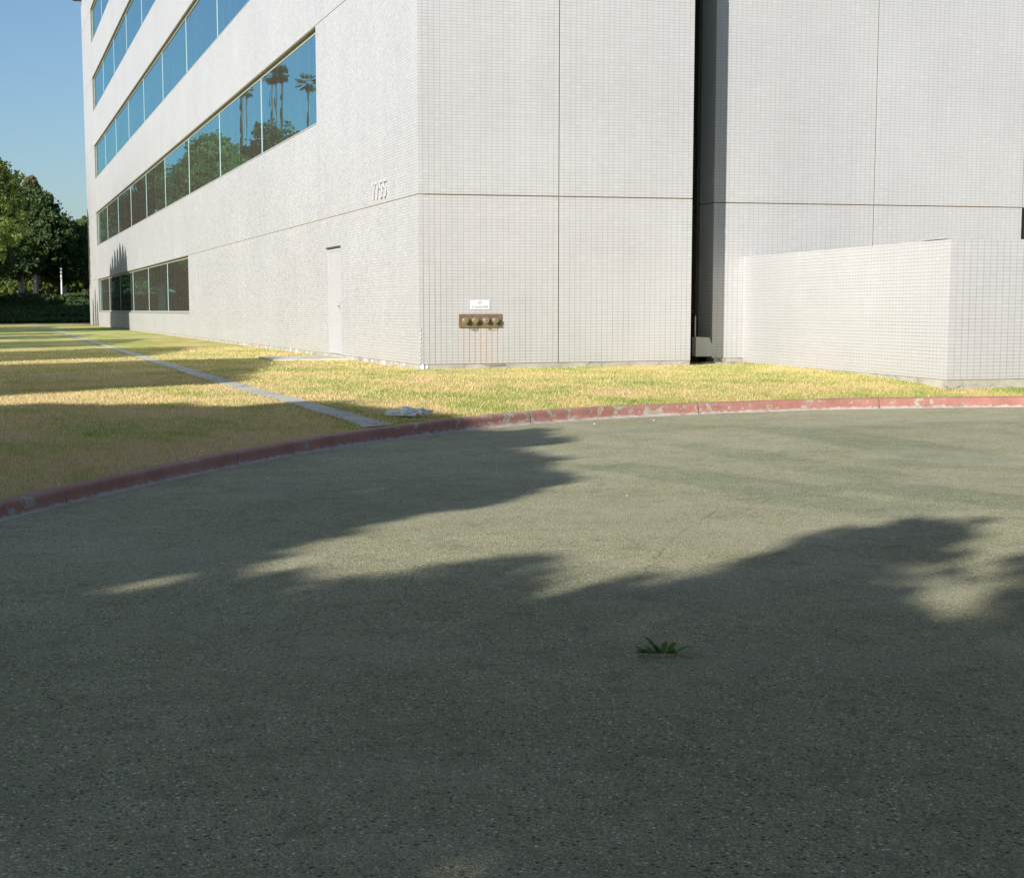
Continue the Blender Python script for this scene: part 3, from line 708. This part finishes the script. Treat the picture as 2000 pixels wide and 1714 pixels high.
# crown over the road's near half, and the one reaching in from the left
T0 = [(-10.5, -20.5), (-8.2, -18.8), (-7.18, -18.25), (-7.05, -18.02), (-6.69, -17.68), (-6.28, -17.30), (-5.99, -17.12), (-5.57, -17.04), (-5.41, -17.40), (-4.99, -17.42), (-4.51, -17.1), (-4.05, -16.9), (-3.72, -16.86),
      (-3.95, -17.2), (-4.5, -17.95), (-4.16, -17.85), (-3.46, -17.6), (-3.06, -17.8), (-2.75, -17.4), (-2.0, -16.75), (-1.5, -16.45), (-.95, -16.38), (-1.15, -16.75), (-1.45, -17.3), (-2.5, -18.1), (-2.82, -18.5), (-2.82, -19.2), (-1.0, -20.2), (1.5, -20.5), (2, -24), (-2, -27), (-12, -27.5)]
T0b = [(-2.1, -18.45), (-1.7, -18.15), (-1.3, -17.75), (-.6, -17.6), (1.5, -18.2), (1.5, -20.6), (-2.75, -19.6), (-2.35, -18.95)]
shade_tree('broad evergreen whose crown shades the near half of the road', [T0], ZA, 4.4, 7.2, .26, .15, 31, dens=3.0)
def added_canopy():  # unseen crown added overhead; darkens the near road by hiding sky
    r = np.random.default_rng(77); n = 3200
    C = np.concatenate([np.stack([r.uniform(-9.2, -3.0, n//2), r.uniform(-31, -23.6, n//2), 6.2+2.6*r.beta(2, 2, n//2)], 1), np.stack([r.uniform(-6.8, .5, n//2), r.uniform(-26, -18.4, n//2), 5.4+1.3*r.beta(2, 2, n//2)], 1)]); t = empty('shade_tree', (-6.4, -31, ZA), 'large unseen evergreen added over the camera to block sky light', 'tree', 'trees that shade the lawn and the road')
    P = clumps(C, .55*(.6+.7*r.random(n)), 34, r); fast_quads('crown', cards(P, .2, r), MT['leaf_shade'], t)
    trunk_mesh('trunk', (-6.4, -31, ZA-.1), (-6.4, -29, 6.2), [C[i] for i in (0, 1, 2, 3, 4, 5, n-9, n-8, n-7, n-6, n-5, n-4)], .3, MT['bark'], t, random.Random(3))
added_canopy()
shade_tree('smaller evergreen shading the right edge of the road', [T0b], ZA, 5.6, 7.4, .22, .13, 37, dens=2.0)
T1 = [(-12.5, -20.5), (-8.4, -18.6), (-7.3, -18.4), (-7.0, -18.0), (-6.75, -17.45), (-6.5, -17.25), (-6.35, -17.0), (-5.97, -16.72), (-5.29, -16.3), (-4.75, -15.6), (-4.35, -15.0), (-3.83, -14.85), (-3.1, -14.1), (-2.75, -13.5), (-2.55, -12.9), (-2.2, -11.6), (-1.9, -10.4),
      (-1.1, -9.2), (-.75, -8.45), (-1.7, -8.7), (-2.2, -8.45), (-2.6, -8.2), (-3.4, -7.95), (-3.75, -7.55), (-4.35, -6.85), (-5.2, -6.7), (-6.04, -6.65), (-6.93, -6.95), (-8.5, -7.6), (-12, -9.5)]
fing = [[(-6.75, -17.15), (-6.45, -17.0), (-6.4, -17.12), (-6.7, -17.3)], [(-5.75, -16.75), (-5.5, -16.55), (-5.4, -16.68), (-5.7, -16.9)], [(-3.9, -7.6), (-3.4, -7.1), (-2.7, -6.75), (-2.2, -6.65), (-2.6, -7.1), (-2.3, -7.3), (-1.8, -7.35), (-1.85, -7.8), (-1.5, -8.3), (-2.2, -8.9)], [(-2.8, -13.6), (-2.3, -13.25), (-2.3, -13.0), (-2.8, -12.7)], [(-2.4, -12.4), (-2.05, -12.1), (-2.1, -11.8), (-2.4, -11.6)], [(-1.8, -10.5), (-1.4, -10.2), (-.9, -9.2), (-1.6, -9.4)]]
shade_tree('evergreen whose crown shades the kerb and the left of the road', [T1]+fing, -.36, 4.2, 6.6, .24, .15, 41, dens=3.0)
T2 = [(-12, 2.2), (-7.37, 5.9), (-6.8, 5.3), (-3.4, 6.9), (-1.0, 7.3), (-1.3, 5.5), (-2.1, 2.2), (-3.2, -2.2), (-3.6, -3.0), (-4.66, -3.5), (-6.91, -5.4), (-7.27, -5.7), (-12, -9.2)]
shade_tree('bushy evergreen shading the lawn beside the kerb tree', [T2], -.12, 4.2, 6.4, .24, .16, 43, dens=2.6)
nm = ['third', 'fourth', 'fifth', 'sixth', 'seventh', 'eighth']
for k, (a, b_, tip) in enumerate(((7.4, 14.4, -1.2), (18.3, 26.4, -1.6), (31.2, 37.5, -2.4), (40.5, 44.5, -3.2), (48.5, 57, -2.2), (60, 70, -2.2))):
    pl = [(-12, a-4), (-12, b_-4), (-6.8, b_), (-3.5, b_+2.4), (tip, b_+3.6), (tip-.9, (a+b_)/2+3), (-3.5, a+2.6), (-6.8, a)]
    shade_tree(f'{nm[k]} evergreen from the kerb in the row shading the lawn', [pl], -.1, 4.0, 6.6, .33, .22, 50+k, dens=1.6)
for i, (x, y, H, W) in enumerate(((3, -34, 12, 10), (-4, -40, 13, 11), (12, -31, 12, 10), (-9, -47, 15, 12), (19, -24, 11, 9), (10.5, -22.5, 10, 7), (4.7, -19.4, 9, 6.4), (1.7, -24.3, 10, 7))):  # unseen trees added to cut sky light on the shaded road
    BACK.append((x, y, H, W, i))

# slim conifers whose shadow stands on the long wall
def cypress(x, y, H, rad, seed, label):
    r = np.random.default_rng(seed); t = empty('cypress', (x, y, -.1), label, 'cypress', 'cypresses beside the long wall')
    n = int(620*H/6); zz = H*(r.random(n)**.8); rw_ = rad*np.clip(1.08-(zz/H)**7, .08, 1)*np.sqrt(r.random(n)); a = r.random(n)*6.283
    C = np.stack([x+rw_*np.cos(a), y+rw_*np.sin(a), zz], 1); P = clumps(C, .22, 24, r)
    q = cards(P, .12, r, 2.2); fast_quads('crown', q, MT['leaf_dark'], t)
    b = Bx(); b.tube([(x, y, -.1), (x, y, H*.9)], [.12, .03], 7); b.make('trunk', MT['bark'], t)
for i, (yy, H, rd) in enumerate(((54.6, 3.8, 1.0), (56.0, 4.05, 1.0), (57.6, 4.2, 1.0), (59.3, 4.0, 1.0), (61, 3.95, 1.0), (62.7, 3.7, 1.0), (64.1, 3.3, .9))):
    D = 10.5; cypress(-D, yy-D*SY/SX, H+D/SX*math.tan(SUN_EL), rd, 200+i, ['first', 'second', 'third', 'fourth', 'fifth', 'sixth', 'seventh'][i]+' dark cypress from the near end of the tight clump by the long wall')
for i, (yy, H, rd) in enumerate(((75.2, 1.3, .3), (77.0, 2.1, .28), (79.2, 1.5, .35))):
    D = 10.5; cypress(-D, yy-D*SY/SX, H+D/SX*math.tan(SUN_EL), rd, 230+i, ['shorter cypress at the near side of the far trio', 'tallest cypress in the middle of the far trio', 'cypress at the far side of the far trio'][i])

# bank, hedge and the trees behind it
V = []; F = []; bx_ = np.linspace(-70, 40, 56); by_ = np.array([97.5, 98.2, 100, 103, 106, 110, 114, 125, 160, 260])
bz_ = np.array([-.25, -.05, .15, .5, .8, 1.05, 1.1, 1.15, 1.2, 1.2])
for i, x in enumerate(bx_):
    for y, z in zip(by_, bz_): V.append((x, y, z+.12*mnoise.noise((x*.4, y*.4, 0))*(y > 98)))
nb = len(by_)
for i in range(len(bx_)-1):
    for j in range(nb-1): F.append([i*nb+j, (i+1)*nb+j, (i+1)*nb+j+1, i*nb+j+1])
mesh('bank', V, F, MT['bank'], smooth=True, kind='structure')
r = np.random.default_rng(5); n = 26000
P = np.stack([r.uniform(-30, 6, n), r.uniform(98.2, 111, n), np.zeros(n)], 1); P[:, 2] = np.interp(P[:, 1], by_, bz_)+.1+.1*r.random(n)
keep = np.array([mnoise.noise((p[0]*.25, p[1]*.5, 3)) < .22 for p in P]); 
fast_quads('ivy', cards(P[keep], .22, r), MT['leaf_dark'], label='dark ivy ground cover on the bank below the hedge', cat='ivy', kind='stuff')
def hedge(x0, x1, y0, y1, z0, z1, label, seed):
    r = np.random.default_rng(seed); n = 22000; t = empty('hedge', ((x0+x1)/2, (y0+y1)/2, z0), label, 'hedge')
    P = np.stack([r.uniform(x0, x1, n), r.uniform(y0, y1, n), r.uniform(z0, z1, n)], 1); P[:, 2] += .10*np.sin(P[:, 0]*1.3)*(P[:, 2]-z0)/(z1-z0)
    fast_quads('foliage', cards(P, .16, r), MT['leaf_dark'], t)
    b = Bx(); b.box(x0, x1, y0+.25, y1-.25, z0-.2, z1-.3); b.make('branches', MT['leaf_dark'], t)
hedge(-45, 5, 110.5, 112.3, 1.0, 2.3, 'long low clipped hedge along the top of the bank', 8)

def big_tree(x, y, H, W, z0, lo, mat, seed, label, leaf=.30, nl=16000, trunk='bark', lean=0, grp='trees behind the hedge'):
    r = np.random.default_rng(seed); t = empty('tree', (x, y, z0), label, 'tree', grp)
    k = 12; L = r.normal(size=(k, 3)); L[:, 2] = 0; L /= np.linalg.norm(L, axis=1)[:, None]; tz = np.linspace(-1, 1, k); L[:, :2] *= np.sqrt(np.maximum(.08, 1-tz**2))[:, None]*(.6+.6*r.random(k))[:, None]; L[:, 2] = tz
    cz_ = z0+lo+(H-lo)*.5; hz = (H-lo)*.5
    lob = np.stack([x+L[:, 0]*W*.32, y+L[:, 1]*W*.32, cz_+L[:, 2]*np.maximum(hz-W*.22, hz*.55)], 1); lr = W*.5*r.uniform(.42, .62, k)*(1-.25*tz)
    nc = nl//26; pick = r.integers(0, k, nc); d = r.normal(size=(nc, 3)); d /= np.linalg.norm(d, axis=1)[:, None]
    C = lob[pick]+d*(lr[pick]*(.55+.5*r.random(nc)))[:, None]*np.array([1, 1, .85])
    P = clumps(C, np.full(nc, W*.055)*(.6+.8*r.random(nc)), 26, r)
    fast_quads('crown', cards(P, leaf, r), MT[mat], t)
    rs_ = random.Random(seed); trunk_mesh('trunk', (x, y, z0-.2), (x+lean, y, z0+lo+hz*.5), [lob[i] for i in range(9)], .26, MT[trunk], t, rs_)
    return t
for x, y, H, W, i in BACK:
    big_tree(x, y, H, W, ZA, 2.2, 'leaf_shade', 380+i, ['added sky-blocking dark tree straight behind the camera', 'largest added sky-blocking dark tree behind the camera', 'added sky-blocking dark tree behind the camera to its right', 'farthest added sky-blocking dark tree behind the camera', 'added sky-blocking dark tree at the right side of the road', 'smaller added sky-blocking dark tree inside the turning circle to the right', 'added sky-blocking tree just outside the right edge of the view', 'added sky-blocking tree beside the camera to its right'][i], .34, 16000, grp='unseen trees added around the camera to block sky light')
# seen past the end of the building
big_tree(-7.7, 80, 13.0, 7.4, -.1, 4.2, 'leaf_bright', 301, 'sunlit yellow-green tree at the left edge of the photo', .15, 60000)
big_tree(-3.9, 114, 11.3, 7.8, 1.1, 2.7, 'leaf_dark', 302, 'dark broad tree with a pale forked trunk behind the hedge', .17, 60000, lean=.5)
big_tree(-2.2, 122, 12.2, 3.6, 1.1, 5.0, 'leaf_olive', 303, 'olive-green taller tree rising behind the dark broad tree', .17, 26000)
big_tree(.0, 116, 8.2, 5.2, 1.1, 2.2, 'leaf_dark', 304, 'dark round tree next to the corner of the building', .18, 40000)
big_tree(2.6, 121, 8.6, 5.6, 1.1, 2.0, 'leaf_mid', 305, 'mid-green tree partly behind the corner of the building', .26, 18000)
big_tree(-6.3, 119, 10.0, 5.5, 1.1, 3.0, 'leaf_mid', 306, 'mid-green tree behind the yellow-green one', .26, 18000)
for i, (x, y, H) in enumerate(((-6, 156, 6.4), (-2.6, 153, 5.6), (1.0, 155, 6.2), (5, 154, 6.0), (-10.5, 155, 6))):
    big_tree(x, y, H, 6.2, 1.1, .2, 'leaf_bright', 320+i, ['sunlit shrub showing under the yellow-green tree', 'low sunlit shrub between the pale posts', 'sunlit shrub left of the building corner', 'shrub hidden partly by the building corner', 'sunlit shrub left of the others'][i], .24, 9000, grp='sunlit shrubs beyond the hedge')
big_tree(-6.6, 100, 13.2, 5.6, .2, 2.6, 'leaf_dark', 307, 'dark tree half hidden behind the yellow-green one', .2, 24000)
# seen mirrored in the ribbon windows
def refl(u, dist):
    a = YAW+math.atan((u-856.19)/2970.75); x = CAM.x+math.sin(a)*dist; y = CAM.y+math.cos(a)*dist; return -x, y
for i, (x, y, H, W, m) in enumerate(((-11.2, 94, 13.4, 6.4, 'leaf_dark'), (-13.6, 88.5, 15.0, 9.0, 'leaf_dark'), (-16.7, 84, 13.4, 6.4, 'leaf_dark'), (-24, 90, 14, 6.5, 'leaf_mid'), (-14.5, 101, 8, 8, 'leaf_dark'), (-10.5, 108, 7.0, 6, 'leaf_dark'))):
    big_tree(x, y, H, W, -.1, 1.6, m, 340+i, ['dark tree mirrored in the middle bays of the second ribbon', 'broad tree mirrored below the palm trio', 'pointed dark tree mirrored at the right end of the ribbon', 'green tree outside the mirrored row, farthest from the building', 'round dark tree standing behind the broad mirrored one', 'dark tree between the mirrored row and the hedge'][i], .24, 20000, grp='trees mirrored in the windows')
def palm(x, y, H, seed, label, R=1.25):
    r = np.random.default_rng(seed); t = empty('palm_tree', (x, y, 1.0), label, 'palm', 'tall palms mirrored in the windows')
    b = Bx(); b.tube([(x, y, .9), (x+.15, y, H*.5), (x, y, H)], [.17, .11, .10], 8); b.make('trunk', MT['palm_bark'], t)
    Q = []
    for k in range(54):
        a = r.random()*6.283; el = r.uniform(-1.35, 1.2); d = np.array([math.cos(a)*math.cos(el), math.sin(a)*math.cos(el), math.sin(el)])
        st = R*.45 if el > -.6 else R*.15; o = np.array([x, y, H]); hub = o+d*st
        for j in range(15):
            f = (j-7)/7*1.15; sd = np.cross(d, [0, 0, 1.]); sd /= np.linalg.norm(sd); v = d*math.cos(f)+sd*math.sin(f); v = v+np.array([0, 0, -.35]); v /= np.linalg.norm(v)
            L_ = R*.6*(1-.25*abs(f)); wv = np.cross(v, d)+.001; wv = wv/np.linalg.norm(wv)*.05; pe = np.cross(v, wv); pe = pe/np.linalg.norm(pe)*.028
            Q.append([hub, hub+v*L_*.5+pe, hub+v*L_, hub+v*L_*.5-pe])
    fast_quads('crown', np.array(Q), MT['palm_leaf'], t)
for i, (u, v, lb) in enumerate(((486, 178, 'lone palm mirrored at the left of the trio'), (534, 152, 'left palm of the mirrored trio'), (541, 150, 'middle palm of the mirrored trio'), (553, 150, 'right palm of the mirrored trio'), (608, 165, 'palm mirrored at the right end of the ribbon'))):
    x, y = refl(u, 150); palm(x, y, .957+(602-v)/2971*150-.6, 400+i, lb)
# two pale posts beyond the hedge
for x, y, zt, lb in ((-2.55, 112.9, 3.9, 'thin pale post beyond the hedge, farther from the building'), (-.35, 112.9, 4.5, 'thin pale post beyond the hedge, nearer the building')):
    t = empty('post', (x, y, 1.1), lb, 'post', 'pale posts beyond the hedge')
    b = Bx(); b.tube([(x, y, 1.0), (x, y, zt)], .075, 8); b.make('pole', MT['chip'], t); b = Bx(); b.tube([(x, y, zt), (x, y, zt+.12)], [.11, .05], 8); b.make('cap', MT['sheet'], t)

# ------------------------------------------------------------------ small things
def bag():
    bm = bmesh.new(); bmesh.ops.create_icosphere(bm, subdivisions=5, radius=1)
    c = Vector((-2.53, -8.47, lawn_z(-2.53, -8.47)+.045))
    for v in bm.verts:
        p = v.co.copy(); n = mnoise.fractal(p*2.0, 1, 2, 5)*.55+mnoise.noise(p*5)*.10-abs(mnoise.noise(p*3.3))*.18
        p = p*(1+n); a = .25; waist = 1-.42*math.exp(-((p.x-.45)/.16)**2)
        q = Vector((p.x*.225, p.y*.085*waist, p.z*.062*waist)); 
        v.co = c+Vector((q.x*math.cos(-.25)-q.y*math.sin(-.25), q.x*math.sin(-.25)+q.y*math.cos(-.25), max(q.z, -.03)))
    me = bpy.data.meshes.new('plastic_bag'); bm.to_mesh(me); me.materials.append(MT['bag']); me.polygons.foreach_set('use_smooth', [True]*len(me.polygons))
    link(bpy.data.objects.new('plastic_bag', me), None, 'crumpled white plastic bag lying on the grass by the kerb', 'plastic bag')
bag()
def twig():
    c = Vector((-4.53, -19.50, ZA)); t = empty('leafy_twig', c, 'small broken twig with green leaves lying on the asphalt', 'twig')
    R_ = Vector((math.cos(YAW), -math.sin(YAW), 0)); Fv = Vector((math.sin(YAW), math.cos(YAW), 0)); Z = Vector((0, 0, 1))
    b = Bx(); pts = [c+R_*.10-Fv*.03+Z*.003, c+R_*.04-Fv*.01+Z*.008, c-R_*.01+Z*.016, c-R_*.10+Fv*.02+Z*.03]; b.tube(pts, [.0018, .0022, .002, .0012], 6)
    for d in ((-.03, .05, .03), (-.01, .03, .03)): b.tube([pts[2], pts[2]+R_*d[0]+Fv*d[1]+Z*d[2]], [.0015, .001], 5)
    b.make('stem', plain('twig_bark', (.20, .15, .08), .8), t)
    rs_ = random.Random(4); specs = []
    for i in range(22):
        s = rs_.uniform(-.095, .05); an = rs_.uniform(1.6, 3.6); specs.append((s, an, rs_.uniform(.05, .6), rs_.uniform(.035, .07)))
    specs += [(-.035, 2.75, .95, .105), (-.055, 2.5, .7, .06), (-.03, 2.2, .95, .05), (-.015, 1.2, .85, .075), (.005, .9, .7, .08), (.02, 1.3, .5, .05), (.035, .35, .5, .085), (-.06, 3.0, .35, .07), (-.085, 3.3, .3, .05), (-.01, 2.9, .55, .07), (-.02, 2.6, .7, .085), (.03, 2.0, .3, .045)]
    for s, an, el, L in specs:
        o = c+R_*s+Z*.013; d = (R_*math.cos(an)+Fv*math.sin(an))*math.cos(el)+Z*math.sin(el); sd = d.cross(Z).normalized(); up = sd.cross(d)
        V = []; F = []
        for i in range(7):
            u = i/6; wd = L*.16*math.sin(math.pi*min(1, u*.93+.07))**.8; p = o+d*(L*u)-Z*(L*.2*u*u)
            p.z = max(p.z, ZA+.003); V += [p-sd*wd+up*wd*.35, p, p+sd*wd+up*wd*.35]
        for i in range(6): F += [[3*i, 3*i+1, 3*i+4, 3*i+3], [3*i+1, 3*i+2, 3*i+5, 3*i+4]]
        mesh('leaf', V, F, MT['twig_leaf'], t, smooth=True)
twig()
# crumbs of litter on road and lawn
MT['dead'] = plain('dry_leaf_brown', (.20, .12, .05), .8); MT['yel'] = plain('dry_leaf_yellow', (.45, .33, .08), .7); MT['blk'] = plain('black_crumb', (.02, .02, .02), .6)
rs_ = random.Random(9)
lit = [(-.9, -7.75+.0, 'chip'), (-2.3, -9.4, 'chip')]
spots = [(-3.9, -18.9, 'dry_leaf', 'yel', 'tiny yellow dry leaf right of the leafy twig'),  
          (-2.6, -14.7, 'dry_leaf', 'yel', 'tiny yellow leaf on the sunlit asphalt by the hairline crack'), (.2, -16.9, 'dry_leaf', 'dead', 'tiny brown leaf on the sunlit asphalt at the right'),
         (-.2, -8.25, 'paint_flake', 'chip', 'tiny white flake on the asphalt near the kerb joint'), (.7, -7.95, 'paint_flake', 'chip', 'tiny white flake close under the sunlit red kerb'), (-4.9, -12.7, 'paint_flake', 'chip', 'tiny white flake on the shaded asphalt at the left')]
for x, y, nm_, k, lb in spots:
    s = rs_.uniform(.008, .014); a = rs_.random()*6.28; V = []; n = 7
    for j in range(n): t = 2*math.pi*j/n; V.append((x+s*math.cos(t+a)*rs_.uniform(.7, 1.2), y+s*.7*math.sin(t+a), ZA+.006+.004*rs_.random()))
    V.append((x, y, ZA+.011+.004*rs_.random())); F = [[j, (j+1) % n, n] for j in range(n)]; V += [(v[0], v[1], ZA+.001) for v in V[:n]]; F += [[j, n+1+j, n+1+(j+1) % n, (j+1) % n] for j in range(n)]
    mesh(nm_, V, F, MT[k], label=lb, cat={'dry_leaf': 'leaf', 'tar_crumb': 'crumb', 'paint_flake': 'flake'}[nm_])
